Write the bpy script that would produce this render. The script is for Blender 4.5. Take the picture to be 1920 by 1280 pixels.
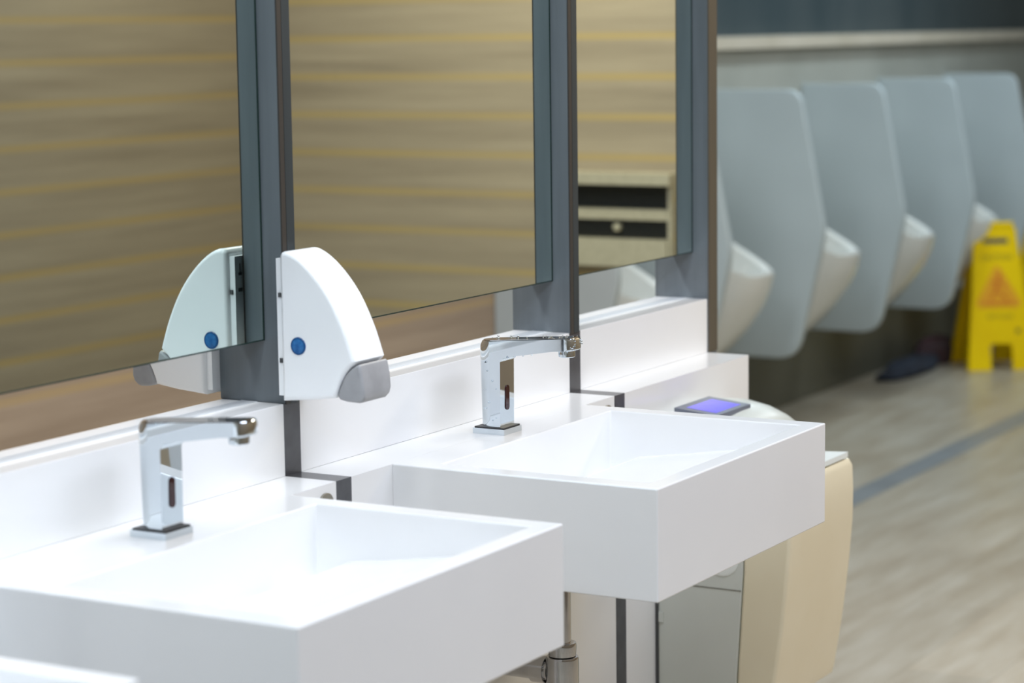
import bpy, bmesh, math, random
from mathutils import Vector, Matrix

random.seed(4)
for o in list(bpy.data.objects):
    bpy.data.objects.remove(o, do_unlink=True)
S = bpy.context.scene
C = S.collection
H = 0.85                      # height of the counter top above the floor


def lin(r, g, b):
    f = lambda c: ((c / 255 + 0.055) / 1.055) ** 2.4 if c / 255 > 0.04045 else c / 255 / 12.92
    return (f(r), f(g), f(b), 1.0)


# ------------------------------------------------------------------ camera
cd = bpy.data.cameras.new('camera')
cam = bpy.data.objects.new('camera', cd)
C.objects.link(cam)
R_ = Vector((0.49665175, -0.86784964, -0.01319211))
U_ = Vector((0.1209072, 0.05412565, 0.9911871))
F_ = Vector((0.85948734, 0.49386983, -0.13181087))
cam.matrix_world = Matrix(((R_.x, U_.x, -F_.x, -2.5103), (R_.y, U_.y, -F_.y, -1.8111),
                           (R_.z, U_.z, -F_.z, 0.5905 + H), (0, 0, 0, 1)))
cd.sensor_width = 36.0
cd.lens = 4422.56 * 36 / 1920
cd.clip_start = 0.05
cd.dof.use_dof = True
cd.dof.focus_distance = 3.42
cd.dof.aperture_fstop = 4.0
S.camera = cam

# ------------------------------------------------------------------ exposure, world, lamps
S.view_settings.view_transform = 'Standard'
S.view_settings.look = 'None'
S.view_settings.gamma = 1.0
S.view_settings.use_curve_mapping = False
S.view_settings.exposure = 0.08
S.cycles.max_bounces = 10
S.cycles.diffuse_bounces = 5
S.cycles.glossy_bounces = 6
S.cycles.caustics_reflective = False
S.cycles.caustics_refractive = False
S.cycles.sample_clamp_indirect = 6.0
W = bpy.data.worlds.new('world')
S.world = W
W.use_nodes = True
W.node_tree.nodes['Background'].inputs[0].default_value = (0.8, 0.9, 1.0, 1)
W.node_tree.nodes['Background'].inputs[1].default_value = 0.05


def area(name, x, y, z, sx, sy, power, col, tilt=(0, 0)):
    l = bpy.data.lights.new(name, 'AREA')
    l.shape = 'RECTANGLE'
    l.size, l.size_y = sx, sy
    l.energy = power
    l.color = col
    o = bpy.data.objects.new(name, l)
    C.objects.link(o)
    o.location = (x, y, z)
    o.rotation_euler = (tilt[0], tilt[1], 0)
    return o


CEIL = 2.60
area('ceiling_lamp_over_basins', -0.60, -0.37, CEIL - 0.02, 2.2, 0.30, 24.5, (0.94, 0.98, 1.0))
area('ceiling_lamp_over_back_basins', 0.5, 0.80, CEIL - 0.02, 3.2, 0.3, 58, (0.93, 0.97, 1.0))
area('fill_lamp_near_camera', -2.6, -1.3, CEIL - 0.02, 1.2, 1.2, 44, (0.66, 0.82, 1.0))  # unseen cool fill from the camera side
area('fill_lamp_over_aisle', 0.4, -1.7, CEIL - 0.02, 2.6, 0.5, 54, (0.78, 0.85, 1.0))  # added fill without a known fixture, cools the basin fronts
area('ceiling_lamp_by_end_wall', 2.85, -1.3, CEIL - 0.02, 0.6, 0.6, 44, (1.0, 0.92, 0.76))
area('fill_lamp_over_passage', 6.3, 0.1, CEIL - 0.02, 1.6, 0.3, 20, (0.86, 0.94, 1.0))  # extra unseen lamp, added to brighten the far floor
area('ceiling_lamp_over_urinals', 5.2, 1.10, CEIL - 0.02, 5.0, 0.2, 44, (0.76, 0.92, 1.0))

# ------------------------------------------------------------------ materials


def mat(name, col, rough=0.5, metal=0.0, spec=0.5, coat=0.0, emit=None, emit_s=0.0):
    m = bpy.data.materials.new(name)
    m.use_nodes = True
    b = m.node_tree.nodes['Principled BSDF']
    b.inputs['Base Color'].default_value = col
    b.inputs['Roughness'].default_value = rough
    b.inputs['Metallic'].default_value = metal
    b.inputs['Specular IOR Level'].default_value = spec
    b.inputs['Coat Weight'].default_value = coat
    if emit:
        b.inputs['Emission Color'].default_value = emit
        b.inputs['Emission Strength'].default_value = emit_s
    return m


def mottle(m, col_a, col_b, scale=(8, 8, 8), detail=4.0, lo=0.35, hi=0.65, rough=None, bump=0.0):
    """replace the base colour by a noise blend of two colours"""
    nt = m.node_tree
    N, L = nt.nodes, nt.links
    b = N['Principled BSDF']
    tc = N.new('ShaderNodeTexCoord')
    mp = N.new('ShaderNodeMapping')
    mp.inputs['Scale'].default_value = scale
    nz = N.new('ShaderNodeTexNoise')
    nz.inputs['Scale'].default_value = 1.0
    nz.inputs['Detail'].default_value = detail
    rp = N.new('ShaderNodeValToRGB')
    rp.color_ramp.elements[0].position, rp.color_ramp.elements[0].color = lo, col_a
    rp.color_ramp.elements[1].position, rp.color_ramp.elements[1].color = hi, col_b
    L.new(tc.outputs['Object'], mp.inputs['Vector'])
    L.new(mp.outputs['Vector'], nz.inputs['Vector'])
    L.new(nz.outputs['Fac'], rp.inputs['Fac'])
    L.new(rp.outputs['Color'], b.inputs['Base Color'])
    if rough:
        mr = N.new('ShaderNodeMapRange')
        mr.inputs['To Min'].default_value, mr.inputs['To Max'].default_value = rough
        L.new(nz.outputs['Fac'], mr.inputs['Value'])
        L.new(mr.outputs['Result'], b.inputs['Roughness'])
    if bump:
        bp = N.new('ShaderNodeBump')
        bp.inputs['Strength'].default_value = bump
        bp.inputs['Distance'].default_value = 0.002
        L.new(nz.outputs['Fac'], bp.inputs['Height'])
        L.new(bp.outputs['Normal'], b.inputs['Normal'])
    return m


def wood_wall(name, phase, pitch=0.117, dark=lin(136, 124, 107), light=lin(160, 148, 129), band=lin(166, 144, 98)):
    """horizontal taupe planks with streaky grain and a honey coloured band along every joint"""
    m = mat(name, light, 0.42)
    nt = m.node_tree
    N, L = nt.nodes, nt.links
    b = N['Principled BSDF']
    tc = N.new('ShaderNodeTexCoord')
    sp = N.new('ShaderNodeSeparateXYZ')
    L.new(tc.outputs['Object'], sp.inputs[0])

    def math_(op, a, bb=None, c=None):
        n = N.new('ShaderNodeMath')
        n.operation = op
        for i, v in enumerate((a, bb, c)):
            if v is None:
                continue
            if isinstance(v, (int, float)):
                n.inputs[i].default_value = v
            else:
                L.new(v, n.inputs[i])
        return n.outputs[0]
    along = math_('ADD', sp.outputs['X'], sp.outputs['Y'])
    zz = math_('DIVIDE', math_('SUBTRACT', sp.outputs['Z'], H + phase), pitch)
    row = math_('FLOOR', zz)
    fr = math_('FRACT', zz)
    cb = N.new('ShaderNodeCombineXYZ')
    L.new(math_('MULTIPLY', along, 1.1), cb.inputs[0])
    L.new(math_('MULTIPLY', row, 3.7), cb.inputs[1])
    L.new(math_('MULTIPLY', sp.outputs['Z'], 22.0), cb.inputs[2])
    nz = N.new('ShaderNodeTexNoise')
    nz.inputs['Scale'].default_value = 1.0
    nz.inputs['Detail'].default_value = 6.0
    nz.inputs['Roughness'].default_value = 0.6
    L.new(cb.outputs[0], nz.inputs['Vector'])
    rp = N.new('ShaderNodeValToRGB')
    rp.color_ramp.elements[0].position, rp.color_ramp.elements[0].color = 0.30, dark
    rp.color_ramp.elements[1].position, rp.color_ramp.elements[1].color = 0.68, light
    L.new(nz.outputs['Fac'], rp.inputs['Fac'])
    # joint band: soft, near the joint
    d = math_('ABSOLUTE', math_('SUBTRACT', fr, 0.5))
    mk = N.new('ShaderNodeMapRange')
    mk.interpolation_type = 'SMOOTHSTEP'
    mk.inputs['From Min'].default_value, mk.inputs['From Max'].default_value = 0.36, 0.47
    L.new(d, mk.inputs['Value'])
    n2 = N.new('ShaderNodeTexNoise')
    n2.inputs['Scale'].default_value = 1.3
    L.new(tc.outputs['Object'], n2.inputs['Vector'])
    fac = math_('MULTIPLY', mk.outputs['Result'], math_('MULTIPLY_ADD', n2.outputs['Fac'], 0.9, 0.35))
    mx = N.new('ShaderNodeMix')
    mx.data_type = 'RGBA'
    L.new(fac, mx.inputs['Factor'])
    L.new(rp.outputs['Color'], mx.inputs['A'])
    mx.inputs['B'].default_value = band
    L.new(mx.outputs['Result'], b.inputs['Base Color'])
    return m


def floor_material():
    m = mat('floor_tile', lin(168, 160, 145), 0.33)
    nt = m.node_tree
    N, L = nt.nodes, nt.links
    b = N['Principled BSDF']
    tc = N.new('ShaderNodeTexCoord')
    br = N.new('ShaderNodeTexBrick')
    br.inputs['Scale'].default_value = 1.0
    br.inputs['Brick Width'].default_value = 1.2
    br.inputs['Row Height'].default_value = 0.2
    br.inputs['Mortar Size'].default_value = 0.0015
    br.inputs['Color1'].default_value = (0.9, 0.9, 0.9, 1)
    br.inputs['Color2'].default_value = (1.04, 1.02, 1.0, 1)
    br.inputs['Mortar'].default_value = (0.75, 0.72, 0.68, 1)
    L.new(tc.outputs['Object'], br.inputs['Vector'])
    mp = N.new('ShaderNodeMapping')
    mp.inputs['Scale'].default_value = (2.2, 13, 1)
    L.new(tc.outputs['Object'], mp.inputs['Vector'])
    nz = N.new('ShaderNodeTexNoise')
    nz.inputs['Scale'].default_value = 1.0
    nz.inputs['Detail'].default_value = 7.0
    nz.inputs['Roughness'].default_value = 0.62
    L.new(mp.outputs['Vector'], nz.inputs['Vector'])
    rp = N.new('ShaderNodeValToRGB')
    e = rp.color_ramp.elements
    e[0].position, e[0].color = 0.30, lin(149, 137, 119)
    e[1].position, e[1].color = 0.70, lin(176, 171, 160)
    k = e.new(0.5)
    k.color = lin(163, 155, 140)
    L.new(nz.outputs['Fac'], rp.inputs['Fac'])
    mx = N.new('ShaderNodeMix')
    mx.data_type = 'RGBA'
    mx.blend_type = 'MULTIPLY'
    mx.inputs['Factor'].default_value = 1.0
    L.new(rp.outputs['Color'], mx.inputs['A'])
    L.new(br.outputs['Color'], mx.inputs['B'])
    L.new(mx.outputs['Result'], b.inputs['Base Color'])
    return m


M = {}
M['white'] = mottle(mat('white_solid_surface', lin(238, 238, 238), 0.22, coat=0.15), lin(236, 236, 236), lin(240, 240, 240), (3, 3, 3))
M['grey_strip'] = mottle(mat('dark_grey_solid_surface', lin(74, 75, 79), 0.25), lin(70, 71, 75), lin(78, 79, 83), (40, 40, 40))
M['post'] = mottle(mat('grey_satin_metal', lin(112, 120, 126), 0.42, metal=0.35), lin(106, 114, 120), lin(122, 130, 136), (30, 30, 2.0), rough=(0.34, 0.5))
M['post_front'] = mottle(mat('dark_grey_satin_metal', lin(58, 66, 70), 0.4, metal=0.3), lin(54, 62, 66), lin(62, 70, 74), (30, 30, 2.0))
M['post_warm'] = mottle(mat('brown_grey_post_face', lin(93, 86, 73), 0.45, metal=0.2), lin(89, 82, 69), lin(97, 90, 77), (30, 30, 2.0))
M['post_line'] = mat('dark_brown_post_line', lin(62, 58, 54), 0.45, metal=0.2)
M['mirror'] = mat('mirror_silver', (0.75, 0.86, 0.815, 1), 0.012, metal=1.0)
M['mirror_edge'] = mat('mirror_glass_edge', lin(34, 52, 48), 0.2)
M['backing'] = mat('mirror_backing', lin(70, 74, 78), 0.5)
M['chrome'] = mottle(mat('polished_chrome', (0.65, 0.71, 0.755, 1), 0.03, metal=1.0), (0.64, 0.70, 0.745, 1), (0.66, 0.72, 0.765, 1), (20, 20, 20))
M['chrome_dull'] = mottle(mat('worn_chrome', (0.52, 0.52, 0.53, 1), 0.07, metal=1.0), (0.48, 0.48, 0.49, 1), (0.56, 0.56, 0.57, 1), (30, 30, 30))
M['cap'] = mottle(mat('grey_metal_cap', lin(140, 136, 124), 0.3, metal=0.5), lin(134, 130, 118), lin(146, 142, 130), (60, 60, 60))
M['ledge_shade'] = mat('pale_grey_ledge_shade', lin(186, 190, 194), 0.35)
M['seam'] = mat('grey_seam', lin(128, 128, 120), 0.5)
M['sensor'] = mat('sensor_window', lin(52, 14, 20), 0.08)
M['black'] = mat('black_seal_reflection', lin(30, 30, 32), 0.4)
M['abs'] = mottle(mat('white_plastic', lin(246, 249, 251), 0.3, coat=0.1), lin(244, 248, 250), lin(248, 250, 252), (6, 6, 6))
M['lever'] = mottle(mat('grey_plastic', lin(160, 161, 164), 0.38), lin(154, 155, 158), lin(166, 167, 170), (40, 40, 40))
M['blue'] = mottle(mat('blue_lens', lin(38, 102, 165), 0.15, coat=0.5), lin(30, 90, 152), lin(52, 122, 186), (90, 90, 90))
M['dark_blue'] = mat('blue_lens_rim', lin(28, 78, 130), 0.2)
M['slot'] = mat('dark_slot', lin(70, 72, 74), 0.5)
M['cream'] = mottle(mat('cream_plastic', lin(231, 221, 193), 0.32, coat=0.1), lin(228, 217, 188), lin(234, 225, 199), (4, 4, 4))
M['offwhite'] = mottle(mat('pale_grey_plastic', lin(206, 210, 204), 0.3), lin(203, 207, 201), lin(209, 213, 207), (4, 4, 4))
M['liner'] = mat('white_slot_lining', lin(235, 240, 238), 0.3)
M['led'] = mat('violet_display', lin(60, 60, 160), 0.2, emit=lin(120, 112, 225), emit_s=0.75)
M['ledframe'] = mat('display_frame', lin(110, 116, 130), 0.3)
M['ceramic'] = mottle(mat('white_vitreous_china', lin(232, 232, 228), 0.15, coat=0.3), lin(230, 230, 226), lin(235, 235, 231), (5, 5, 5))
M['screen'] = mottle(mat('grey_white_screen_panel', lin(186, 196, 200), 0.35), lin(183, 193, 197), lin(189, 199, 203), (3, 3, 3))
M['tile'] = mottle(mat('grey_wall_tile', lin(168, 169, 161), 0.4), lin(162, 163, 155), lin(174, 175, 167), (2.5, 2.5, 2.5))
M['dark_tile'] = mottle(mat('blue_grey_wall_tile', lin(62, 74, 79), 0.35), lin(54, 68, 74), lin(72, 82, 86), (3.0, 3.0, 0.6))
M['lower_wall'] = mottle(mat('dark_lower_wall', lin(92, 92, 82), 0.45), lin(86, 86, 76), lin(98, 98, 88), (3, 3, 3))
M['ledge'] = mottle(mat('pale_stone_ledge', lin(206, 196, 178), 0.35), lin(200, 190, 172), lin(212, 202, 186), (4, 4, 4))
M['floor'] = floor_material()
M['strip'] = mottle(mat('dark_floor_strip', lin(116, 121, 126), 0.35), lin(110, 115, 120), lin(122, 127, 132), (6, 6, 6))
M['ceiling'] = mat('ceiling_paint', lin(120, 122, 124), 0.8)
M['plain_wall'] = mottle(mat('plain_wall_paint', lin(190, 184, 172), 0.6), lin(186, 180, 168), lin(194, 188, 176), (2, 2, 2))
M['yellow'] = mottle(mat('yellow_plastic', lin(240, 202, 4), 0.5, spec=0.15), lin(237, 198, 0), lin(244, 208, 2), (5, 5, 5))
M['sign_black'] = mat('sign_black_print', lin(110, 96, 14), 0.5)
M['sign_red'] = mat('sign_orange_print', lin(230, 160, 4), 0.5)
M['sign_red_dark'] = mat('sign_red_print', lin(206, 104, 6), 0.5)
M['steel'] = mottle(mat('brushed_steel', lin(208, 198, 176), 0.3, metal=0.4), lin(202, 192, 170), lin(214, 204, 182), (3, 60, 60))
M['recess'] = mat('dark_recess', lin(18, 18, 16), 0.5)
M['navy'] = mottle(mat('navy_cloth', lin(36, 42, 56), 0.9), lin(24, 28, 40), lin(46, 56, 74), (14, 14, 14))
M['maroon'] = mottle(mat('maroon_cloth', lin(66, 50, 56), 0.9), lin(54, 42, 48), lin(80, 56, 62), (14, 14, 14))
M['water'] = mat('water', (0.9, 0.95, 1, 1), 0.02)
M['water'].node_tree.nodes['Principled BSDF'].inputs['Transmission Weight'].default_value = 1.0
M['water'].node_tree.nodes['Principled BSDF'].inputs['IOR'].default_value = 1.33

# ------------------------------------------------------------------ mesh helpers


def newbm():
    return bmesh.new()


def bevel(bm, w, seg=2, angle=30):
    es = [e for e in bm.edges if len(e.link_faces) == 2 and e.calc_face_angle(0) > math.radians(angle)]
    if es and w > 0:
        bmesh.ops.bevel(bm, geom=es, offset=w, segments=seg, profile=0.5, affect='EDGES', clamp_overlap=True)
    return bm


def box(bm, x0, x1, y0, y1, z0, z1):
    x0, x1 = min(x0, x1), max(x0, x1)
    y0, y1 = min(y0, y1), max(y0, y1)
    z0, z1 = min(z0, z1), max(z0, z1)
    v = [bm.verts.new((x, y, z)) for z in (z0, z1) for y in (y0, y1) for x in (x0, x1)]
    for f in ((0, 2, 3, 1), (4, 5, 7, 6), (0, 1, 5, 4), (2, 6, 7, 3), (0, 4, 6, 2), (1, 3, 7, 5)):
        bm.faces.new([v[i] for i in f])
    return bm


def bx(x0, x1, y0, y1, z0, z1, bev=0.0, seg=2):
    bm = newbm()
    box(bm, x0, x1, y0, y1, z0, z1)
    return bevel(bm, bev, seg)


def extrude_x(poly, x0, x1, bev=0.0, seg=3, bm=None):
    """closed (y, z) outline pulled along x"""
    bm = bm or newbm()
    a = [bm.verts.new((x0, y, z)) for y, z in poly]
    b = [bm.verts.new((x1, y, z)) for y, z in poly]
    n = len(poly)
    fa = bm.faces.new(a)
    fb = bm.faces.new(b[::-1])
    for i in range(n):
        bm.faces.new((a[i], b[i], b[(i + 1) % n], a[(i + 1) % n]))
    bmesh.ops.recalc_face_normals(bm, faces=bm.faces)
    if bev:
        es = [e for e in fa.edges] + [e for e in fb.edges]
        bmesh.ops.bevel(bm, geom=list(set(es)), offset=bev, segments=seg, profile=0.5, affect='EDGES', clamp_overlap=True)
    return bm


def cyl(bm, p0, p1, r0, r1=None, n=32, caps=True):
    r1 = r0 if r1 is None else r1
    p0, p1 = Vector(p0), Vector(p1)
    q = (p1 - p0).to_track_quat('Z', 'Y')
    A = [bm.verts.new(p0 + q @ Vector((r0 * math.cos(2 * math.pi * i / n), r0 * math.sin(2 * math.pi * i / n), 0))) for i in range(n)]
    B = [bm.verts.new(p1 + q @ Vector((r1 * math.cos(2 * math.pi * i / n), r1 * math.sin(2 * math.pi * i / n), 0))) for i in range(n)]
    for i in range(n):
        bm.faces.new((A[i], A[(i + 1) % n], B[(i + 1) % n], B[i]))
    if caps:
        bm.faces.new(A[::-1])
        bm.faces.new(B)
    return bm


def lathe(bm, prof, c, axis='Z', n=40):
    """(radius, height) profile spun about an axis through c"""
    rings = []
    for r, h in prof:
        ring = []
        for i in range(n):
            a = 2 * math.pi * i / n
            p = (r * math.cos(a), r * math.sin(a), h)
            if axis == 'Y':
                p = (p[0], -h, p[1])
            elif axis == 'X':
                p = (-h, p[0], p[1])
            ring.append(bm.verts.new((c[0] + p[0], c[1] + p[1], c[2] + p[2])))
        rings.append(ring)
    for a, b in zip(rings, rings[1:]):
        for i in range(n):
            bm.faces.new((a[i], a[(i + 1) % n], b[(i + 1) % n], b[i]))
    bm.faces.new(rings[0][::-1])
    bm.faces.new(rings[-1])
    bmesh.ops.recalc_face_normals(bm, faces=bm.faces)
    return bm


def tube(bm, pts, r, n=20):
    pts = [Vector(p) for p in pts]
    rings = []
    for i, p in enumerate(pts):
        t = (pts[min(i + 1, len(pts) - 1)] - pts[max(i - 1, 0)]).normalized()
        q = t.to_track_quat('Z', 'Y')
        rings.append([bm.verts.new(p + q @ Vector((r * math.cos(2 * math.pi * k / n), r * math.sin(2 * math.pi * k / n), 0))) for k in range(n)])
    for a, b in zip(rings, rings[1:]):
        best = min(range(n), key=lambda s: sum((a[k].co - b[(k + s) % n].co).length for k in range(0, n, 5)))
        for k in range(n):
            bm.faces.new((a[k], a[(k + 1) % n], b[(k + 1 + best) % n], b[(k + best) % n]))
    bm.faces.new(rings[0][::-1])
    bm.faces.new(rings[-1])
    return bm


def smooth_by_angle(me, ang=35):
    bm = bmesh.new()
    bm.from_mesh(me)
    for f in bm.faces:
        f.smooth = True
    for e in bm.edges:
        e.smooth = not (len(e.link_faces) == 2 and e.calc_face_angle(0) > math.radians(ang))
    bm.to_mesh(me)
    bm.free()


def obj(name, bm, m, parent=None, loc=(0, 0, 0), shade=35, label=None):
    """bm is in world coordinates; loc is the origin of the thing it belongs to"""
    bmesh.ops.recalc_face_normals(bm, faces=bm.faces)
    bmesh.ops.translate(bm, vec=-Vector(loc), verts=bm.verts)
    me = bpy.data.meshes.new(name)
    bm.to_mesh(me)
    bm.free()
    me.materials.append(m)
    if shade:
        smooth_by_angle(me, shade)
    o = bpy.data.objects.new(name, me)
    C.objects.link(o)
    if shade:
        wn = o.modifiers.new('normals', 'WEIGHTED_NORMAL')
        wn.keep_sharp = True
        wn.weight = 90
    if parent:
        o.parent = parent
    else:
        o.location = loc
    if label:
        o['label'] = label
    return o


def thing(name, label, cat, loc, group=None):
    o = bpy.data.objects.new(name, None)
    o.empty_display_size = 0.05
    C.objects.link(o)
    o.location = loc
    o['label'], o['category'] = label, cat
    if group:
        o['group'] = group
    return o


def tag(o, label, cat, group=None):
    o['label'], o['category'] = label, cat
    if group:
        o['group'] = group
    return o


def struct(name, bm, m, label, cat):
    o = obj(name, bm, m, shade=None)
    o['kind'], o['label'], o['category'] = 'structure', label, cat
    return o


def dup(root, loc, label, rz=None):
    r = root.copy()
    C.objects.link(r)
    r.location = loc
    if rz is not None:
        r.rotation_euler = (0, 0, rz)
    r['label'] = label
    for ch in root.children:
        c = ch.copy()
        C.objects.link(c)
        c.parent = r
        for g in ch.children:
            d = g.copy()
            C.objects.link(d)
            d.parent = c
    return r


# ------------------------------------------------------------------ measured places (metres, from the counter edge lines)
XS = 0.8293            # left edge of the second grey strip
WS = 0.0366            # its width
PITCH = 0.8
YC = -0.0809           # front face of counter and of the wall below
YS = -0.4861           # front of basin
ZL = 0.0981            # top of the back ledge above the counter
YB = 0.1025            # far side of the ledge
ZM = 0.1827            # lower edge of the mirrors
YM = 0.030             # mirror surface
XE = 1.356             # end of the counter
YW = 1.72              # urinal wall
YO = -2.55             # wood wall across the room
XW = 3.62              # wood end wall

# ------------------------------------------------------------------ room
struct('floor', bx(-4.0, 9.6, YO, 1.9, -0.08, 0.0), M['floor'], 'pale wood-look tiled floor of the washroom', 'floor')
struct('trim_1', bx(-4.0, 9.6, 0.775, 0.865, 0.0, 0.0015), M['strip'], 'dark grey strip inlaid along the pale floor', 'floor strip')
struct('ceiling', bx(-4.0, 9.6, YO - 0.1, 1.9, CEIL, CEIL + 0.08), M['ceiling'], 'plain grey ceiling over the washroom', 'ceiling')
struct('wall_front', bx(-4.0, XW + 0.1, YO - 0.1, YO, 0, CEIL), wood_wall('taupe_plank_wall', 0.044, dark=lin(121, 108, 94), light=lin(142, 129, 113), band=lin(148, 126, 86)), 'taupe plank wall across the room, seen in the near mirrors', 'wall')
struct('wall_end', bx(XW, XW + 0.1, YO, -0.75, 0, CEIL), wood_wall('taupe_plank_end_wall', 0.095, dark=lin(146, 131, 113), light=lin(172, 156, 135), band=lin(178, 153, 104)), 'taupe plank wall at the end of the basins, seen in the far mirrors', 'wall')
struct('wall_passage', bx(XW + 0.1, 9.6, -0.85, -0.75, 0, CEIL), M['plain_wall'], 'plain wall along the passage past the urinals', 'wall')
struct('wall_back', bx(-4.0, 3.62, YW, YW + 0.18, 0, CEIL), wood_wall('warm_plank_back_wall', 0.02, dark=lin(148, 129, 111), light=lin(174, 155, 136), band=lin(176, 151, 112)), 'warm brown plank wall behind the basins, seen under the mirrors', 'wall')
struct('wall_urinals', bx(3.62, 9.6, YW, YW + 0.18, 0.0, H + 0.50), M['tile'], 'grey tiled lower wall the urinals hang on', 'wall')
struct('lower_band_urinals', bx(3.62, 9.6, YW - 0.006, YW, 0.0015, H - 0.56), M['lower_wall'], 'dark lower band of the urinal wall', 'wall_band')  # wall foot coloured darker, up to about the screens' lower edges
struct('wall_upper', bx(3.62, 9.6, YW + 0.10, YW + 0.18, H + 0.50, CEIL), M['dark_tile'], 'dark blue-grey upper wall above the stone ledge', 'wall')
struct('trim_2', bx(3.63, 9.6, YW - 0.028, YW + 0.10, H + 0.503, H + 0.548, 0.006), M['ledge'], 'pale stone ledge running along the wall above the urinals', 'ledge')
struct('wall_left', bx(-4.1, -4.0, YO, 1.9, 0, CEIL), M['plain_wall'], 'plain wall behind the camera', 'wall')
struct('wall_right', bx(9.6, 9.7, -0.85, 1.9, 0, CEIL), M['tile'], 'grey tiled wall at the far end of the urinals', 'wall')

# grey strips between the counter bays: backsplash, counter and front face in one band
for i, (xs, nm) in enumerate(((XS - 2 * PITCH, 'beside the nearest basin'), (XS - PITCH, 'under the soap dispenser'), (XS, 'beside the last basin'))):
    pr = [(YC, 0.0), (YC, H), (0.0, H), (0.0, H + ZL), (YB, H + ZL), (YB, H), (YB + 0.13, H), (YB + 0.13, 0.0)]
    struct('trim_%d' % (i + 3), extrude_x(pr, xs, xs + WS), M['grey_strip'], 'dark grey strip crossing the white counter ' + nm, 'counter strip')

# ------------------------------------------------------------------ white counter bays
bays = ((XS - 2 * PITCH - 0.76, XS - 2 * PITCH, 'white counter bay and backsplash nearest the camera'),
        (XS - 2 * PITCH + WS, XS - PITCH, 'white counter and backsplash behind the blurred near faucet'),
        (XS - PITCH + WS, XS, 'white counter and backsplash behind the sharp middle faucet'),
        (XS + WS, XE, 'short white counter bay at the far end above the hand dryer'))
for x0, x1, lab in bays:
    t = thing('counter', lab, 'counter', ((x0 + x1) / 2, 0, 0), 'white counter bays along the mirrors')
    L0 = t.location[:]
    pr = [(0.0, H), (0.0, H + ZL), (YB, H + ZL), (YB, H)]
    obj('backsplash', bevel(extrude_x(pr, x0, x1), 0.0015), M['white'], t, L0)
    obj('ledge_shade_band', bx(x0, x1, 0.043, 0.069, H + ZL - 0.001, H + ZL + 0.0005), M['ledge_shade'], t, L0, None, 'pale grey band of mirror shade painted along the ledge')  # thin strip standing in for the mirror's shadow and reflection on the ledge
    obj('countertop', bx(x0, x1, YC + 0.02, YB + 0.11, H - 0.03, H), M['white'], t, L0, None)
    obj('front_panel', bx(x0, x1, YC, YC + 0.02, 0.0, H), M['white'], t, L0, None)
    obj('back_panel', bx(x0, x1, YB + 0.11, YB + 0.13, 0.0, H), M['white'], t, L0, None)
    if x1 < XE:
        bm = newbm()
        cx = x1 - 0.0265
        lathe(bm, [(0.0165, 0.0), (0.0165, 0.003), (0.0145, 0.0042), (0.002, 0.0046)], (cx, YC, H - 0.0275), 'Y', 32)
        obj('overflow_cap', bm, M['cap'], t, L0, label='round metal cap on the counter front')

# ------------------------------------------------------------------ basins


def basin_bm(x0, x1, yb, yf, zb):
    """box basin with a ramped bowl: steep short ramp at the back, long shallow one to the front lip"""
    bm = newbm()
    r = 0.033
    ix0, ix1, iy0, iy1 = x0 + r, x1 - r, yb - 0.060, yf + 0.028
    V = lambda x, y, z: bm.verts.new((x, y, H + z))
    T = [V(x0, yb, 0), V(x1, yb, 0), V(x1, yf, 0), V(x0, yf, 0)]
    B = [V(x0, yb, zb), V(x1, yb, zb), V(x1, yf, zb), V(x0, yf, zb)]
    I = [V(ix0, iy0, 0), V(ix1, iy0, 0), V(ix1, iy1, 0), V(ix0, iy1, 0)]
    d = [V(ix0, iy0, -0.092), V(ix1, iy0, -0.092)]
    k = [V(ix0, iy0 - 0.051, -0.070), V(ix1, iy0 - 0.051, -0.070)]
    f = [V(ix0, iy1, -0.032), V(ix1, iy1, -0.032)]
    for i in range(4):
        j = (i + 1) % 4
        bm.faces.new((T[i], T[j], I[j], I[i]))
        bm.faces.new((T[j], T[i], B[i], B[j]))
    bm.faces.new(B[::-1])
    bm.faces.new((I[0], I[1], d[1], d[0]))
    bm.faces.new((d[0], d[1], k[1], k[0]))
    bm.faces.new((k[0], k[1], f[1], f[0]))
    bm.faces.new((I[2], I[3], f[0], f[1]))
    bm.faces.new((I[1], I[2], f[1], k[1], d[1]))
    bm.faces.new((I[3], I[0], d[0], k[0], f[0]))
    bmesh.ops.recalc_face_normals(bm, faces=bm.faces)
    es = [e for e in bm.edges if not (all(abs(v.co.y - yb) < 1e-6 for v in e.verts)) and e.calc_face_angle(0) > math.radians(40)]
    bmesh.ops.bevel(bm, geom=es, offset=0.0018, segments=2, profile=0.5, affect='EDGES', clamp_overlap=True)
    return bm


def make_basin(x0, x1, yf, label, rot=0.0):
    loc = (x1, YC, H - 0.1505)
    t = thing('wash_basin', label, 'sink', loc, 'white box basins on the counter')
    obj('bowl', basin_bm(x0, x1, YC - 0.0002, yf, -0.1505), M['white'], t, loc, None)
    cx = (x0 + x1) / 2
    bm = newbm()
    box(bm, cx - 0.16, cx + 0.16, YC - 0.0665, YC - 0.0705, H - 0.0905, H - 0.0885)
    obj('drain_slot', bm, M['slot'], t, loc, label='dark drain slot at the back of the bowl')
    t.rotation_euler = (0, 0, rot)
    return t


make_basin(0.167, 0.7325, -0.4855, 'sharp white box basin under the middle faucet, farthest of the three')
make_basin(-0.628, -0.0725, -0.4780, 'large white box basin under the blurred near faucet')
make_basin(-1.41, -0.8475, -0.454, 'white basin of which only a corner shows at the bottom left')

# ------------------------------------------------------------------ faucets


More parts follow.
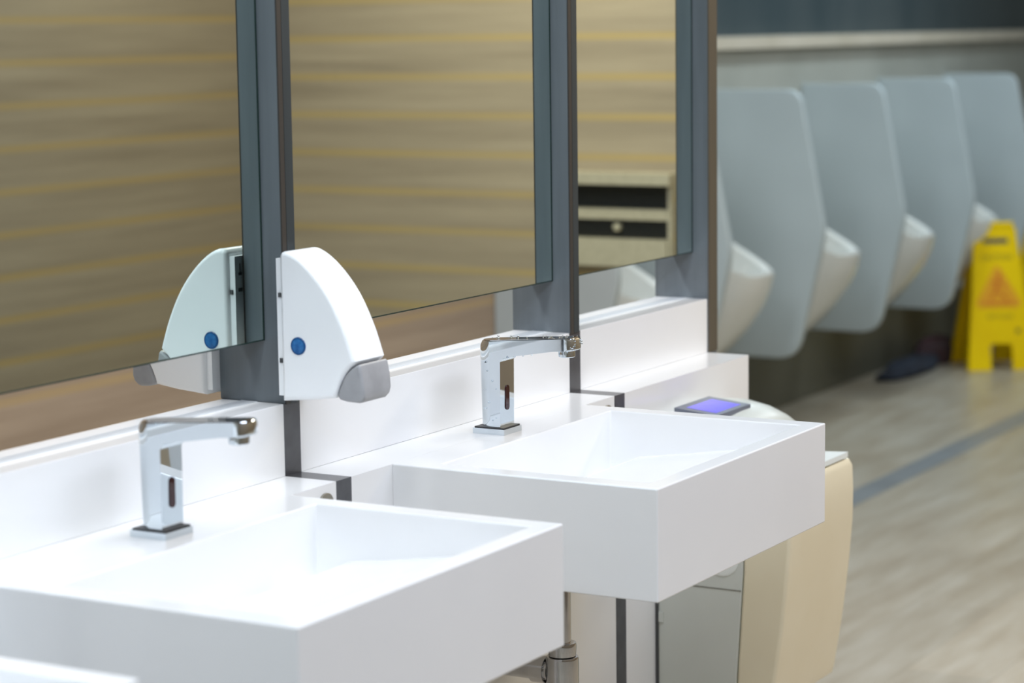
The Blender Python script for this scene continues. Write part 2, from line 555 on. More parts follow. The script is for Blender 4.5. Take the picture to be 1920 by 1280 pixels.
def faucet(x, label):
    loc = (x, -0.081, H)
    t = thing('faucet', label, 'faucet', loc, 'chrome sensor faucets')
    # base plate
    b = newbm()
    box(b, x - 0.026, x + 0.026, -0.107, -0.054, H, H + 0.0085)
    obj('base_plate', bevel(b, 0.0012, 2), M['chrome'], t, loc)
    # rubber seal, widened to paint in the plate top's dark reflection
    obj('gasket_reflection', bx(x - 0.0243, x + 0.0243, -0.1050, -0.0562, H + 0.0085, H + 0.0105, 0.0006), M['black'], t, loc)
    # body and spout: one side outline pulled across, rounded at the outer corners
    zt0, zt1 = 0.1365, 0.1455
    pr = [(-0.0585, 0.0105), (-0.0560, 0.122), (-0.0568, 0.130), (-0.0605, zt0), (-0.10, zt0 + 0.002),
          (-0.190, zt1), (-0.214, zt1 + 0.001), (-0.2165, zt1 - 0.002), (-0.2165, 0.1315), (-0.2145, 0.129),
          (-0.186, 0.1275), (-0.118, 0.1165), (-0.104, 0.1135), (-0.0985, 0.107), (-0.0975, 0.0105)]
    bm = newbm()
    hw, rings = 0.0205, []
    for k in range(33):
        q = math.sin(math.pi / 2 * (k - 16) / 16)          # stations crowd towards the two sides
        c = max(0.04, math.sqrt(max(0.0, 1 - q * q)))
        ct = max(0.06, (1 - abs(q) ** 3.2) ** 0.5)
        row = []
        for y, z in pr:
            if y > -0.0815:
                y = -0.0815 + (y + 0.0815) * c             # half-round back
            elif y < -0.204:
                y = -0.204 + (y + 0.204) * ct              # rounded tip
            row.append(bm.verts.new((x + hw * q, y, H + z)))
        rings.append(row)
    fa, fb = bm.faces.new(rings[0]), bm.faces.new(rings[-1][::-1])
    for a, b in zip(rings, rings[1:]):
        for i in range(len(pr)):
            bm.faces.new((a[i], b[i], b[(i + 1) % len(pr)], a[(i + 1) % len(pr)]))
    bmesh.ops.recalc_face_normals(bm, faces=bm.faces)
    es = [e for e in list(fa.edges) + list(fb.edges) if e.calc_face_angle(0) > 0.6]
    top = [e for e in es if min(v.co.z for v in e.verts) > H + 0.133 and max(v.co.y for v in e.verts) < -0.078]
    rest = [e for e in es if e not in top]
    bmesh.ops.bevel(bm, geom=top, offset=0.0042, segments=3, profile=0.5, affect='EDGES', clamp_overlap=True)
    es = [e for e in rest if e.is_valid]
    bmesh.ops.bevel(bm, geom=es, offset=0.0014, segments=2, profile=0.5, affect='EDGES', clamp_overlap=True)
    obj('body', bm, M['chrome'], t, loc, 40)
    # flat cap on top, slightly inset, round at the back
    cap = newbm()
    ring = []
    n = 14
    for i in range(n + 1):
        a = math.pi * i / n
        ring.append((x + 0.0165 * math.cos(a), -0.081 + 0.019 * math.sin(a)))
    ring = [(px, py) for px, py in ring] + [(x - 0.0165, -0.205), (x - 0.0125, -0.2105), (x + 0.0125, -0.2105), (x + 0.0165, -0.205)]

    def ztop(y):
        pts = [(-0.05, zt0), (-0.066, zt0), (-0.10, zt0 + 0.002), (-0.190, zt1), (-0.214, zt1 + 0.001), (-0.23, zt1 + 0.001)]
        for (y0, z0), (y1, z1) in zip(pts, pts[1:]):
            if y1 <= y <= y0:
                return z0 + (z1 - z0) * (y - y0) / (y1 - y0)
        return zt1
    lo = [cap.verts.new((px, py, H + ztop(py) - 0.0008)) for px, py in ring]
    hi = [cap.verts.new((px, py, H + ztop(py) + 0.0012)) for px, py in ring]
    m_ = len(ring)
    cap.faces.new(lo[::-1])
    cap.faces.new(hi)
    for i in range(m_):
        cap.faces.new((lo[i], lo[(i + 1) % m_], hi[(i + 1) % m_], hi[i]))
    obj('top_cap', cap, M['chrome_dull'], t, loc, 30)
    # aerator
    a = newbm()
    lathe(a, [(0.0105, -0.0005), (0.0125, 0.001), (0.0125, 0.0085), (0.0115, 0.0105), (0.0125, 0.012)], (x, -0.1985, H + 0.1185), 'Z', 32)
    obj('aerator', a, M['chrome'], t, loc)
    # sensor window on the front face: a dark stadium
    s = newbm()
    pts = []
    for i in range(13):
        an = math.pi * i / 12
        pts.append((x + 0.0052 * math.cos(an), H + 0.066 + 0.0052 * math.sin(an)))
    for i in range(13):
        an = math.pi + math.pi * i / 12
        pts.append((x + 0.0052 * math.cos(an), H + 0.0395 + 0.0052 * math.sin(an)))
    fy = -0.0975
    A = [s.verts.new((px, fy + 0.001 - 0.0006, pz)) for px, pz in pts]
    Bv = [s.verts.new((px, fy - 0.0016, pz)) for px, pz in pts]
    s.faces.new(A)
    s.faces.new(Bv[::-1])
    for i in range(len(pts)):
        s.faces.new((A[i], A[(i + 1) % len(pts)], Bv[(i + 1) % len(pts)], Bv[i]))
    obj('sensor_window', s, M['sensor'], t, loc, label='dark red oval sensor window')
    return t


fx2, fx1 = 0.4545, -0.339
f2 = faucet(fx2, 'sharp chrome sensor faucet on the middle basin, wet with drops')
f1 = faucet(fx1, 'blurred chrome sensor faucet at left on the near basin')
dup(f1, (-0.3575, YB + 0.081, H), 'chrome faucet on the far counter, a sliver at the left edge under the left mirror', math.pi)
# drops on the sharp one
dw = newbm()
for k in range(46):
    r = random.uniform(0.0007, 0.0019)
    w = random.random()
    if w < 0.35:
        p = (fx2 + random.uniform(-0.017, 0.017), random.uniform(-0.21, -0.07), 0)
        z = H + 0.1405 + ((-0.075 - p[1]) / 0.12) * 0.0065
    elif w < 0.6:
        y = random.uniform(-0.214, -0.11)
        p = (fx2 - 0.0205 + random.uniform(-0.0006, 0.002), y, 0)
        z = H + 0.1155 + (-0.112 - y) / 0.075 * 0.0105
        z = min(z, H + 0.128)
    elif w < 0.8:
        p = (fx2 + random.uniform(-0.019, 0.019), -0.2167, 0)
        z = H + random.uniform(0.130, 0.145)
    else:
        p = (fx2 - 0.0207, random.uniform(-0.095, -0.066), 0)
        z = H + random.uniform(0.02, 0.11)
    g = bmesh.ops.create_icosphere(dw, subdivisions=2, radius=r)
    bmesh.ops.translate(dw, verts=g['verts'], vec=(p[0], p[1], z))
o = obj('water_drop', dw, M['water'], f2, f2.location[:])
o['kind'] = 'stuff'
o['label'] = 'small water drops clinging to the chrome'

# ------------------------------------------------------------------ mirrors and posts
mir = ((XS - 2 * PITCH + 0.03, XS - PITCH + 0.0019, 'left mirror, reflecting the soap dispenser and taupe planks'),
       (XS - PITCH + 0.030, XS + 0.0, 'middle mirror between the two grey posts above the sharp faucet'),
       (XS + 0.029, XE + 0.0004, 'narrow right mirror reflecting a steel cabinet'))
for x0, x1, lab in mir:
    t = thing('mirror', lab, 'mirror', ((x0 + x1) / 2, YM, H + ZM), 'wall mirrors above the counter')
    L0 = t.location[:]
    obj('mirror_glass', bx(x0, x1, YM, YM + 0.004, H + ZM, CEIL - 0.003), M['mirror'], t, L0)
    obj('backing_panel', bx(x0, x1, YM + 0.0042, YB - YM - 0.0042, H + ZM + 0.0005, CEIL - 0.003), M['backing'], t, L0)
    obj('back_mirror_glass', bx(x0, x1, YB - YM - 0.004, YB - YM, H + ZM, CEIL - 0.003), M['mirror'], t, L0)
    bm = newbm()
    box(bm, x0, x1, YM - 0.0007, YM + 0.0005, H + ZM - 0.0012, H + ZM + 0.0006)
    box(bm, x1 - 0.0022, x1, YM - 0.0007, YM + 0.0005, H + ZM + 0.0006, CEIL - 0.003)
    obj('glass_edge', bm, M['mirror_edge'], t, L0, label='dark green polished edge of the mirror glass')

YP = -0.003
for x0, lab in ((XS - PITCH + 0.0022, 'grey post behind the soap dispenser, between left and middle mirrors'),
                (XS + 0.0002, 'grey post between middle and right mirrors, behind the sharp faucet')):
    w = 0.0285
    t = thing('post', lab, 'post', (x0 + w / 2, 0.05, H + ZL), 'grey posts between the mirrors')
    L0 = t.location[:]
    obj('post_body', bx(x0, x0 + w, YP + 0.0025, YB + 0.003, H + ZL, CEIL - 0.002, 0.0008), M['post'], t, L0)
    obj('front_trim', bx(x0 + 0.0002, x0 + 0.0095, YP, YP + 0.0024, H + ZL - 0.001, CEIL - 0.002, 0.0004), M['post_line'], t, L0, label='brownish narrow front strip of the post')
    obj('front_cover', bx(x0 + 0.0105, x0 + w - 0.0002, YP, YP + 0.0024, H + ZL - 0.001, CEIL - 0.002, 0.0004), M['post_front'], t, L0, label='dark front cover of the post')
x0 = XE + 0.0007
t = thing('post', 'brown-grey end post at the right edge of the right mirror', 'post', (x0 + 0.02, 0.05, 0), 'grey posts between the mirrors')
L0 = t.location[:]
obj('post_body', bx(x0, x0 + 0.036, YP + 0.0025, YB + 0.003, 0.0, CEIL - 0.002, 0.0008), M['post'], t, L0)
obj('front_cover', bx(x0 + 0.0003, x0 + 0.0357, YP, YP + 0.0024, H + 0.001, CEIL - 0.002, 0.0004), M['post_warm'], t, L0, label='brownish front cover of the post')

# ------------------------------------------------------------------ soap dispensers
pc = XS - PITCH + 0.0022 + 0.01425    # centre of the first post


def dispenser(label):
    x0, x1 = pc - 0.0375, pc + 0.0375
    loc = (pc, -0.004, H + 0.103)
    t = thing('soap_dispenser', label, 'soap dispenser', loc, 'white soap dispensers on the post')
    key = [(-0.0125, 0.297), (-0.0155, 0.3025), (-0.023, 0.3042), (-0.033, 0.3018), (-0.0465, 0.2945), (-0.062, 0.2822), (-0.0780, 0.2655),
           (-0.0930, 0.2455), (-0.1060, 0.2222), (-0.117, 0.1978), (-0.1247, 0.1760), (-0.1285, 0.1645)]
    pr = [(-0.0125, 0.1055), key[0]]
    for a, b in zip(range(len(key) - 1), range(1, len(key))):      # Catmull-Rom through the measured points
        p0, p1, p2, p3 = key[max(a - 1, 0)], key[a], key[b], key[min(b + 1, len(key) - 1)]
        for q in (0.5, 1.0):
            pr.append(tuple(0.5 * (2 * p1[k] + (p2[k] - p0[k]) * q + (2 * p0[k] - 5 * p1[k] + 4 * p2[k] - p3[k]) * q * q
                                   + (3 * p1[k] - p0[k] - 3 * p2[k] + p3[k]) * q ** 3) for k in (0, 1)))
    pr += [(-0.126, 0.161), (-0.119, 0.156), (-0.110, 0.146), (-0.103, 0.134), (-0.098, 0.122), (-0.096, 0.1145), (-0.06, 0.1095)]
    bm = extrude_x([(y, H + z) for y, z in pr], x0, x1, 0.012, 6)
    body = obj('housing', bm, M['abs'], t, loc, 40)
    obj('back_plate', bx(x0 + 0.0065, x1 - 0.0065, -0.0122, -0.0035, H + 0.112, H + 0.294, 0.003, 2), M['abs'], t, loc)
    # hanging slots on the back plate
    bm = newbm()
    box(bm, x0 + 0.014, x0 + 0.021, -0.0034, -0.0030, H + 0.268, H + 0.272)
    box(bm, x0 + 0.013, x0 + 0.022, -0.0034, -0.0030, H + 0.246, H + 0.251)
    box(bm, x0 + 0.0165, x0 + 0.0185, -0.0034, -0.0030, H + 0.272, H + 0.284)
    obj('slot', bm, M['slot'], t, loc, label='small grey fixing slots on the back plate')
    for z in (0.246, 0.159):
        obj('clip', bx(x0 + 0.0045, x0 + 0.0085, -0.0115, -0.007, H + z - 0.003, H + z + 0.003, 0.0006), M['slot'], t, loc, label='small grey clip at the back edge')
    # blue lens on the side towards the camera
    bm = newbm()
    lathe(bm, [(0.0118, -0.001), (0.0118, 0.0008), (0.0112, 0.0013), (0.0096, 0.0013)], (x0, -0.0408, H + 0.1805), 'X', 40)
    ring = obj('lens_rim', bm, M['dark_blue'], t, loc, label='dark blue rim of the lens')
    bm = newbm()
    lathe(bm, [(0.0095, 0.0), (0.0094, 0.0014), (0.005, 0.0017), (0.001, 0.0018)], (x0, -0.0408, H + 0.1805), 'X', 40)
    obj('lens', bm, M['blue'], ring, loc, label='round blue lens')
    # grey push lever: wedge with a rounded foot
    pl = [(-0.1275, 0.1590), (-0.119, 0.1535), (-0.111, 0.1455), (-0.1045, 0.134), (-0.0995, 0.122), (-0.0985, 0.1165), (-0.102, 0.1125),
          (-0.112, 0.1105), (-0.128, 0.1090), (-0.134, 0.1105), (-0.1385, 0.116), (-0.1395, 0.124), (-0.1375, 0.142), (-0.1345, 0.1575), (-0.132, 0.1605)]
    bm = extrude_x([(y, H + z) for y, z in pl], x0 + 0.003, x1 - 0.003, 0.004, 3)
    # round the two lower front corners of the lever in front view
    xc = (x0 + x1) / 2
    hw = (x1 - x0) / 2 - 0.003
    for v in bm.verts:
        k = max(0.0, (H + 0.132 - v.co.z) / 0.024)
        fr = max(0.0, min(1.0, (-v.co.y - 0.115) / 0.02))
        v.co.x = xc + (v.co.x - xc) * (1 - 0.22 * min(1, k) ** 1.8 * fr)
    obj('push_lever', bm, M['lever'], t, loc, 45, label='grey push lever')
    return t


d1 = dispenser('white soap dispenser with blue lens, on the front of the post')
d2 = dup(d1, (pc, YB + 0.004, H + 0.103), 'second white soap dispenser, its lower end seen in the gap under the left mirror', math.pi)

# ------------------------------------------------------------------ trap under the middle basin
tx, ty = 0.452, -0.187
t = thing('drain_trap', 'chrome bottle trap under the middle basin, beside the near basin corner', 'drain pipe', (tx, ty, H - 0.42))
L0 = t.location[:]
bm = newbm()
cyl(bm, (tx, ty, H - 0.1508), (tx, ty, H - 0.306), 0.0135)
obj('tailpiece', bm, M['chrome_dull'], t, L0)
bm = newbm()
lathe(bm, [(0.0170, -0.020), (0.0205, -0.018), (0.0215, -0.004), (0.0205, 0.001), (0.0150, 0.0025)], (tx, ty, H - 0.306), 'Z')
obj('collar', bm, M['chrome_dull'], t, L0)
bm = newbm()
lathe(bm, [(0.018, -0.098), (0.0225, -0.094), (0.0235, -0.044), (0.0245, -0.043), (0.0245, -0.003), (0.0235, 0.0), (0.018, 0.0015)], (tx, ty, H - 0.326), 'Z')
obj('bottle', bm, M['chrome_dull'], t, L0)
bm = newbm()
tube(bm, [(tx, ty + 0.020, H - 0.350), (tx, ty + 0.05, H - 0.350), (tx, YC + 0.0005, H - 0.350)], 0.0165, 24)
obj('outlet_pipe', bm, M['chrome_dull'], t, L0)
bm = newbm()
lathe(bm, [(0.0185, -0.012), (0.0205, -0.011), (0.0205, 0.011), (0.0185, 0.012)], (tx, ty + 0.036, H - 0.350), 'Y')
obj('pipe_nut', bm, M['chrome_dull'], t, L0)

# ------------------------------------------------------------------ hand dryer
dx0, dx1 = 0.976, 1.256
t = thing('hand_dryer', 'cream jet hand dryer on the counter wall behind the last basin', 'hand dryer', ((dx0 + dx1) / 2, -0.2, H - 0.62))
L0 = t.location[:]
pr = [(YC - 0.004, -0.60), (YC - 0.004, -0.057), (-0.092, -0.050), (-0.12, -0.0465), (-0.15, -0.0475), (-0.18, -0.0535), (-0.205, -0.064), (-0.222, -0.076),
      (-0.2275, -0.086), (-0.225, -0.096), (-0.208, -0.112), (-0.190, -0.150), (-0.181, -0.21), (-0.179, -0.270), (-0.185, -0.297), (-0.199, -0.312),
      (-0.214, -0.310), (-0.227, -0.294), (-0.234, -0.262), (-0.2365, -0.172), (-0.241, -0.166), (-0.241, -0.30), (-0.230, -0.47), (-0.226, -0.55), (-0.19, -0.60)]
bm = newbm()
st = [dx0 + (dx1 - dx0) * k / 24 for k in range(25)]
ring = []
for sx in st:
    tt = abs((sx - (dx0 + dx1) / 2) / ((dx1 - dx0) / 2))
    drop = 0.025 * tt ** 2.6
    ring.append([bm.verts.new((sx, y, H + z - (drop * min(1.0, max(0.0, (z + 0.16) / 0.06))))) for y, z in pr])
fa, fb = bm.faces.new(ring[0]), bm.faces.new(ring[-1][::-1])
for a, b in zip(ring, ring[1:]):
    for i in range(len(pr)):
        bm.faces.new((a[i], b[i], b[(i + 1) % len(pr)], a[(i + 1) % len(pr)]))
bmesh.ops.recalc_face_normals(bm, faces=bm.faces)
bmesh.ops.bevel(bm, geom=list(fa.edges) + list(fb.edges), offset=0.006, segments=3, profile=0.5, affect='EDGES', clamp_overlap=True)
obj('housing', bm, M['offwhite'], t, L0, 40, label='pale grey plastic housing')
# front cover, leaning back towards the foot
pf = [(-0.2413, -0.163), (-0.2445, -0.159), (-0.305, -0.150), (-0.317, -0.153), (-0.3235, -0.164), (-0.3255, -0.205), (-0.3245, -0.26), (-0.3185, -0.33),
      (-0.3105, -0.40), (-0.302, -0.46), (-0.292, -0.520), (-0.288, -0.535), (-0.2275, -0.535), (-0.2305, -0.47), (-0.2413, -0.30)]
bm = extrude_x([(y, H + z) for y, z in pf], dx0, dx1, 0.018, 5)
obj('front_cover', bm, M['cream'], t, L0, 40, label='cream front cover')
bm = bx(dx0 + 0.014, dx1 - 0.012, -0.318, -0.246, H - 0.1515, H - 0.1425, 0.0035, 3)
for v in bm.verts:
    v.co.z += (-0.246 - v.co.y) / 0.07 * 0.004 - 0.002
obj('top_trim', bm, M['liner'], t, L0, label='white trim along the top of the cover')
# slot lining
bm = bx(dx0 + 0.004, dx1 - 0.004, -0.2325, -0.1795, H - 0.3095, H - 0.300, 0.003, 2)
obj('slot_lining', bm, M['liner'], t, L0, label='white lining in the hand slot')
bm = newbm()
lathe(bm, [(0.030, -0.003), (0.030, 0.001), (0.026, 0.0022), (0.004, 0.003)], (dx0, -0.203, H - 0.285), 'X', 40)
obj('slot_guard', bm, M['liner'], t, L0, label='white rounded guard at the slot end')
obj('housing_seam', bx(dx0 - 0.0006, dx0 + 0.001, -0.238, -0.15, H - 0.3375, H - 0.3355), M['seam'], t, L0, label='dark seam across the side')
# display on the sloping top


def tilted(bm):
    for v in bm.verts:
        v.co.z += 0.0022 - 0.105 * (-0.112 - v.co.y)
    return bm


bm = tilted(bx(0.994, 1.130, -0.186, -0.108, H - 0.0520, H - 0.0440, 0.003, 3))
fr = obj('display', bm, M['ledframe'], t, L0, label='grey display frame on the top')
obj('display_screen', tilted(bx(1.012, 1.112, -0.176, -0.122, H - 0.0442, H - 0.0436)), M['led'], fr, L0, label='glowing violet display')
obj('wall_bracket', bx(dx0 - 0.003, dx1 + 0.003, YC - 0.0045, YC - 0.0006, H - 0.61, H - 0.15), M['slot'], t, L0, label='dark mounting plate')
obj('latch', bx(dx0 - 0.0025, dx0 + 0.002, YC - 0.014, YC - 0.006, H - 0.405, H - 0.388, 0.0006), M['offwhite'], t, L0)
obj('drain_tank', bx(dx0 + 0.006, dx0 + 0.085, -0.285, -0.1, H - 0.66, H - 0.5355, 0.006, 3), M['cream'], t, L0, label='cream drain tank at the foot')

# ------------------------------------------------------------------ urinals and their screens


def urinal(x, label):
    loc = (x, YW, H - 0.62)
    t = thing('urinal', label, 'urinal', loc, 'white urinals on the grey wall')
    bm = newbm()
    nT = 28
    levels = [(-0.605, 0.055, 0.085), (-0.59, 0.09, 0.105), (-0.55, 0.155, 0.125), (-0.49, 0.225, 0.145), (-0.42, 0.29, 0.16), (-0.35, 0.338, 0.17), (-0.295, 0.362, 0.175), (-0.245, 0.374, 0.178)]

    def shape(tt, d, w):
        # superellipse: blunt nose
        c, s = math.cos(tt), math.sin(tt)
        e = 2 / 2.7
        return (w * math.copysign(abs(c) ** e, c), -d * abs(s) ** e)
    rings = []
    for z, d, w in levels:
        ring = []
        for i in range(nT + 1):
            tt = math.pi * i / nT
            px, py = shape(tt, d, w)
            ring.append((x + px, YW - 0.0005 + py, H + z))
        rings.append(ring)
    # rim climbs towards the wall
    d, w = 0.372, 0.18
    rim_o, rim_i, inn, bot = [], [], [], []
    for i in range(nT + 1):
        tt = math.pi * i / nT
        px, py = shape(tt, d, w)
        a = min(1.0, -py / d)
        up = 0.0 if a > 0.93 else ((0.93 - a) / 0.93) ** 1.05 * 0.165
        rim_o.append((x + px, YW - 0.0005 + py, H - 0.235 + up))
        qx, qy = shape(tt, d - 0.03, w - 0.026)
        rim_i.append((x + qx, YW - 0.0005 + min(qy, -0.03), H - 0.233 + up))
        inn.append((x + qx * 0.93, YW - 0.0005 + min(qy * 0.9, -0.04), H - 0.275 + up * 0.65))
        bot.append((x + qx * 0.3, YW - 0.16 + (qy + 0.16) * 0.3, H - 0.40))
    rings += [rim_o, rim_i, inn, bot]
    VV = [[bm.verts.new(p) for p in r] for r in rings]
    for a, b in zip(VV, VV[1:]):
        for i in range(nT):
            bm.faces.new((a[i], a[i + 1], b[i + 1], b[i]))
    bm.faces.new(VV[0])
    bm.faces.new(VV[-1])
    obj('bowl', bm, M['ceramic'], t, loc, 50)
    # back shield on the wall
    sh = bx(x - 0.18, x + 0.18, YW - 0.042, YW - 0.001, H - 0.24, H + 0.05, 0.018, 4)
    obj('back_shield', sh, M['ceramic'], t, loc, 50)
    bm = newbm()
    lathe(bm, [(0.028, 0.0), (0.028, 0.003), (0.016, 0.006), (0.002, 0.0065)], (x, YW - 0.16, H - 0.3995), 'Z', 28)
    obj('drain_cover', bm, M['chrome_dull'], t, loc)
    bm = newbm()
    lathe(bm, [(0.02, 0.0), (0.02, 0.02), (0.012, 0.03), (0.012, 0.05), (0.004, 0.055)], (x, YW - 0.042, H + 0.0), 'Y', 24)
    obj('flush_spout', bm, M['chrome_dull'], t, loc)
    return t


def screen(x, label):
    loc = (x, YW, H - 0.575)
    t = thing('privacy_screen', label, 'urinal screen', loc, 'urinal privacy screens')
    # hexagonal outline, corners rounded
    raw = [(YW - 0.001, -0.575, 0.0), (1.405, -0.575, 0.075), (1.300, -0.13, 0.05), (1.398, 0.365, 0.05), (YW - 0.001, 0.365, 0.0)]
    pts = []
    n = len(raw)
    for i, (y, z, r) in enumerate(raw):
        if r == 0:
            pts.append((y, z))
            continue
        p = Vector((y, z))
        a = (Vector(raw[i - 1][:2]) - p).normalized()
        b = (Vector(raw[(i + 1) % n][:2]) - p).normalized()
        for k in range(9):
            s = k / 8
            q = (1 - s) ** 2 * (p + a * r) + 2 * s * (1 - s) * p + s * s * (p + b * r)
            pts.append((q.x, q.y))
    bm = extrude_x([(y, H + z) for y, z in pts], x - 0.016, x + 0.016, 0.005, 3)
    obj('panel', bm, M['screen'], t, loc, 40)
    for z in (-0.42, 0.22):
        obj('wall_bracket', bx(x + 0.016, x + 0.040, YW - 0.05, YW - 0.0008, H + z, H + z + 0.05, 0.002), M['chrome_dull'], t, loc)
    return t


sc_lab = ['grey-white urinal screen mostly hidden behind the end post', 'grey-white urinal screen second from the end post',
          'grey-white urinal screen third from the end post', 'grey-white urinal screen behind the yellow sign',
          'grey-white urinal screen at the right edge beyond the yellow sign']
sc_x = [4.32, 5.10, 5.885, 6.68, 7.48]
s0 = screen(sc_x[0], sc_lab[0])
for xx, ll in zip(sc_x[1:], sc_lab[1:]):
    dup(s0, (xx, YW, H - 0.575), ll)
dup(s0, (3.545, YW, H - 0.575), 'grey-white urinal screen seen only in the gap under the right mirror')
ur_lab = ['white urinal seen through the gap under the right mirror', 'white urinal just right of the end post', 'white urinal second right of the end post',
          'white urinal left of the yellow sign', 'white urinal partly hidden by the top of the yellow sign']
ur_x = [3.93, 4.71, 5.495, 6.285, 7.08]
u0 = urinal(ur_x[0], ur_lab[0])
for xx, ll in zip(ur_x[1:], ur_lab[1:]):
    dup(u0, (xx, YW, H - 0.62), ll)

# ------------------------------------------------------------------ wet floor signs


def text_bm(s, size, depth=0.0006):
    cu = bpy.data.curves.new('lettering', 'FONT')
    cu.body = s
    cu.size = size
    cu.align_x, cu.align_y = 'CENTER', 'CENTER'
    cu.extrude = depth
    o = bpy.data.objects.new('lettering', cu)
    C.objects.link(o)
    dg = bpy.context.evaluated_depsgraph_get()
    me = bpy.data.meshes.new_from_object(o.evaluated_get(dg))
    bpy.data.objects.remove(o, do_unlink=True)
    bm = newbm()
    bm.from_mesh(me)
    bpy.data.meshes.remove(me)
    return bm


def sign(loc, rz, label):
    t = thing('wet_floor_sign', label, 'floor sign', loc, 'yellow wet floor signs')
    hgt, wb, wt, dep, th = 0.60, 0.143, 0.088, 0.155, 0.012
    lean = math.atan2(dep, hgt)

    def leaf(s):
        bm = newbm()
        # outline in leaf plane: u across, v up, with a leg opening and a hand hole
        out = [(-wb, 0), (-0.045, 0), (-0.045, 0.10), (-0.035, 0.112), (0.035, 0.112), (0.045, 0.10), (0.045, 0), (wb, 0), (wt, 0.60), (wt - 0.012, 0.612), (-wt + 0.012, 0.612), (-wt, 0.60)]
        A = [bm.verts.new((-th / 2, u, v)) for u, v in out]
        f = bm.faces.new(A)
        r = bmesh.ops.extrude_face_region(bm, geom=[f])
        bmesh.ops.translate(bm, vec=(th, 0, 0), verts=[e for e in r['geom'] if isinstance(e, bmesh.types.BMVert)])
        # side flanges
        for sg in (-1, 1):
            q = [(-wb, 0), (-wb + 0.012, 0), (-wt + 0.010, 0.585), (-wt, 0.585)]
            vs = [bm.verts.new((th / 2 - 0.001, sg * u, v)) for u, v in q]
            vs2 = [bm.verts.new((th / 2 + 0.026 * (1 - v / 0.7), sg * u, v)) for u, v in q]
            bm.faces.new(vs)
            bm.faces.new(vs2[::-1])
            for i in range(4):
                bm.faces.new((vs[i], vs[(i + 1) % 4], vs2[(i + 1) % 4], vs2[i]))
        bmesh.ops.recalc_face_normals(bm, faces=bm.faces)
        place(bm, s)
        return bm

    def place(bm, s):
        # s = -1 front leaf (towards the room), +1 rear leaf
        m = Matrix.Translation((s * dep, 0, 0.0)) @ Matrix.Rotation(-s * lean, 4, 'Y')
        if s > 0:
            m = m @ Matrix.Rotation(math.pi, 4, 'Z')
        bmesh.ops.transform(bm, matrix=m, verts=bm.verts)

    def put(name, bm, m, par, lab=None):
        return obj(name, bm, m, par, (0, 0, 0), 30, lab)
    fl = put('front_leaf', leaf(-1), M['yellow'], t)
    rl = put('rear_leaf', leaf(1), M['yellow'], t)
    bm = newbm()
    cyl(bm, (0, -wt + 0.01, hgt - 0.005), (0, wt - 0.01, hgt - 0.005), 0.012, None, 16)
    put('hinge', bm, M['yellow'], t)

    def on_leaf(bm, u, v, s=-1):
        # flat drawing in (x right, y up) -> leaf face
        m = Matrix(((0, 0, -1, -th / 2 - 0.0004), (-1, 0, 0, -u), (0, 1, 0, v), (0, 0, 0, 1)))
        bmesh.ops.transform(bm, matrix=m, verts=bm.verts)
        place(bm, s)
        return bm

    def poly(pts, d=0.0008):
        bm = newbm()
        A = [bm.verts.new((px, py, 0)) for px, py in pts]
        f = bm.faces.new(A)
        r = bmesh.ops.extrude_face_region(bm, geom=[f])
        bmesh.ops.translate(bm, vec=(0, 0, d), verts=[e for e in r['geom'] if isinstance(e, bmesh.types.BMVert)])
        return bm
    put('lettering', on_leaf(text_bm('CAUTION', 0.030), 0, 0.475), M['sign_black'], fl, 'dark heading')
    put('lettering', on_leaf(text_bm('WET FLOOR', 0.020), 0, 0.225), M['sign_black'], fl, 'small dark line under the triangle')
    put('handle_slot', on_leaf(poly([(-0.05, 0.535), (0.05, 0.535), (0.056, 0.545), (0.05, 0.556), (-0.05, 0.556), (-0.056, 0.545)]), 0, 0), M['slot'], fl, 'grey hand slot')
    tri = [(0.0, 0.44), (0.012, 0.432), (0.094, 0.285), (0.090, 0.270), (0.078, 0.264), (-0.078, 0.264), (-0.090, 0.270), (-0.094, 0.285), (-0.012, 0.432)]
    put('warning_triangle', on_leaf(poly(tri), 0, 0), M['sign_red'], fl, 'orange warning triangle')
    # slipping figure: head, trunk, limbs, floor line
    fg = newbm()
    for px0, py0, px1, py1, w in ((0.004, 0.378, -0.012, 0.335, 0.012), (-0.012, 0.337, 0.026, 0.312, 0.008), (0.024, 0.315, 0.036, 0.288, 0.007), (-0.012, 0.337, -0.036, 0.296, 0.008),
                                  (0.002, 0.372, 0.034, 0.352, 0.006), (0.0, 0.370, -0.03, 0.372, 0.006), (-0.066, 0.280, 0.066, 0.280, 0.007)):
        dv = Vector((px1 - px0, py1 - py0)).normalized() * w / 2
        nx, ny = -dv.y, dv.x
        q = [fg.verts.new((px0 + nx, py0 + ny, 0.0008)), fg.verts.new((px1 + nx, py1 + ny, 0.0008)), fg.verts.new((px1 - nx, py1 - ny, 0.0008)), fg.verts.new((px0 - nx, py0 - ny, 0.0008))]
        q2 = [fg.verts.new((v.co.x, v.co.y, 0.0015)) for v in q]
        fg.faces.new(q)
        fg.faces.new(q2[::-1])
        for i in range(4):
            fg.faces.new((q[i], q[(i + 1) % 4], q2[(i + 1) % 4], q2[i]))
    cyl(fg, (0.008, 0.394, 0.0008), (0.008, 0.394, 0.0015), 0.010, None, 16)
    put('slipping_figure', on_leaf(fg, 0, 0), M['sign_red_dark'], fl, 'red slipping figure in the triangle')
    bm = newbm()
    cyl(bm, (0, 0, 0), (0, 0, 0.0008), 0.010, None, 20)
    put('round_mark', on_leaf(bm, 0.075, 0.165), M['sign_black'], fl, 'small dark round mark')
    t.rotation_euler = (0, 0, rz)
    return t


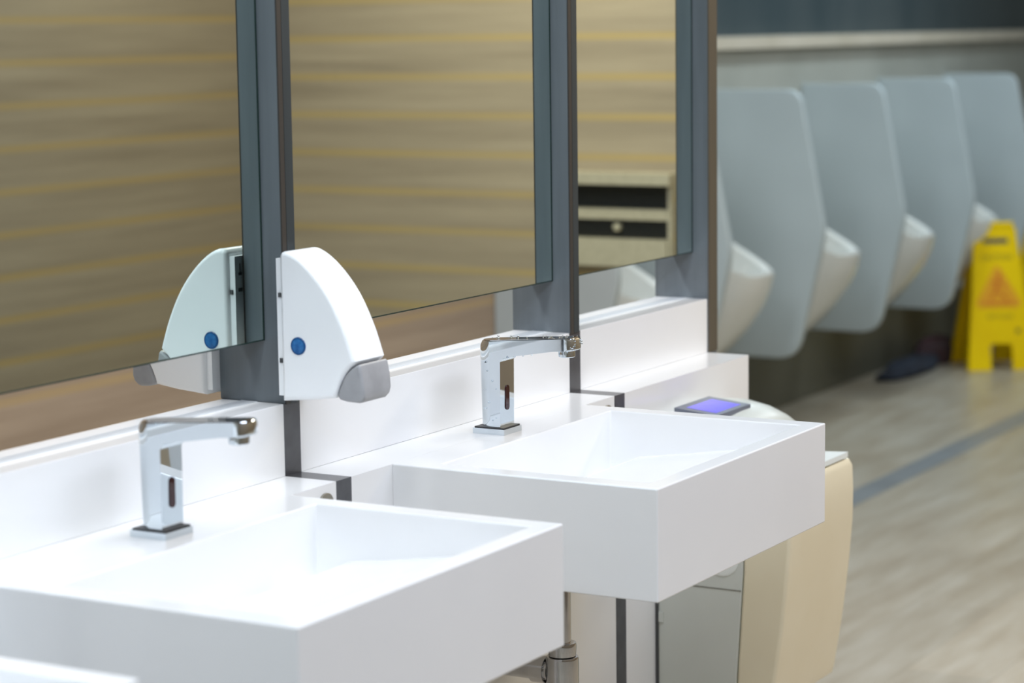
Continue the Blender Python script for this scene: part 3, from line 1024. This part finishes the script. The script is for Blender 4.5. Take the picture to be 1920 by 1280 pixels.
w1 = sign((7.05, 1.345, 0.0), math.radians(34), 'yellow wet floor sign standing on the tiles by the urinals')
w2 = dup(w1, (7.86, 1.62 - 0.22, 0.0), 'second yellow wet floor sign, a sliver at the right edge', math.radians(37))

# ------------------------------------------------------------------ dark bundle on the floor at the wall
t = thing('cloth_bundle', 'dark navy and maroon bundle of cloth on the floor along the urinal wall', 'cloth', (6.75, 1.58, 0.0))
L0 = t.location[:]


def lump(cx, cy, sx, sy, sz, seed):
    rnd = random.Random(seed)
    bm = newbm()
    bmesh.ops.create_icosphere(bm, subdivisions=4, radius=1.0)
    ph = [(rnd.uniform(0, 6.28), rnd.uniform(1.5, 4.5), rnd.uniform(1.5, 4.5), rnd.uniform(1.5, 4.5)) for _ in range(5)]
    for v in bm.verts:
        k = 1 + sum(0.06 * math.sin(p[0] + p[1] * v.co.x + p[2] * v.co.y + p[3] * v.co.z) for p in ph)
        z = max(v.co.z * k, -0.5)
        v.co = Vector((cx + v.co.x * k * sx, cy + v.co.y * k * sy, (z + 0.5) / 1.5 * sz))
    return bm


obj('navy_cloth', lump(6.72, 1.585, 0.33, 0.07, 0.062, 3), M['navy'], t, L0, 60)
obj('maroon_cloth', lump(7.06, 1.60, 0.18, 0.075, 0.11, 5), M['maroon'], t, L0, 60, label='dark maroon end of the bundle')

# ------------------------------------------------------------------ steel cabinet on the end wall, seen in the right mirror
cy0, cy1 = -1.475, -1.085
t = thing('towel_cabinet', 'steel cabinet with two dark openings, reflected in the right mirror', 'cabinet', (XW - 0.05, (cy0 + cy1) / 2, H - 0.10))
L0 = t.location[:]
x1 = XW - 0.0006
for ya in (cy0, cy1 - 0.012):
    obj('side_panel', bx(x1 - 0.06, x1, ya, ya + 0.012, H - 0.10, H + 0.1375, 0.001), M['steel'], t, L0)
obj('top_shelf', bx(x1 - 0.085, x1, cy0 - 0.004, cy1 + 0.004, H + 0.138, H + 0.171, 0.006, 3), M['steel'], t, L0)
obj('rail', bx(x1 - 0.062, x1 - 0.002, cy0 + 0.0122, cy1 - 0.0122, H + 0.036, H + 0.066, 0.004, 2), M['steel'], t, L0)
obj('bottom_panel', bx(x1 - 0.070, x1 - 0.001, cy0 + 0.0122, cy1 - 0.0122, H - 0.100, H - 0.020, 0.006, 3), M['steel'], t, L0)
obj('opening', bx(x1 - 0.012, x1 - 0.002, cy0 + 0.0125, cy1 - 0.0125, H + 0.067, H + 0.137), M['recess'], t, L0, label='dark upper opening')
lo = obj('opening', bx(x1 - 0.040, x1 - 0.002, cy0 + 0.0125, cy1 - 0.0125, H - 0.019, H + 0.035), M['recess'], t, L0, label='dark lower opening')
bm = newbm()
lathe(bm, [(0.012, 0.0), (0.012, 0.014), (0.009, 0.018), (0.002, 0.019)], (x1 - 0.040, -1.265, H + 0.013), 'X', 24)
obj('knob', bm, M['steel'], lo, L0, label='round steel knob')
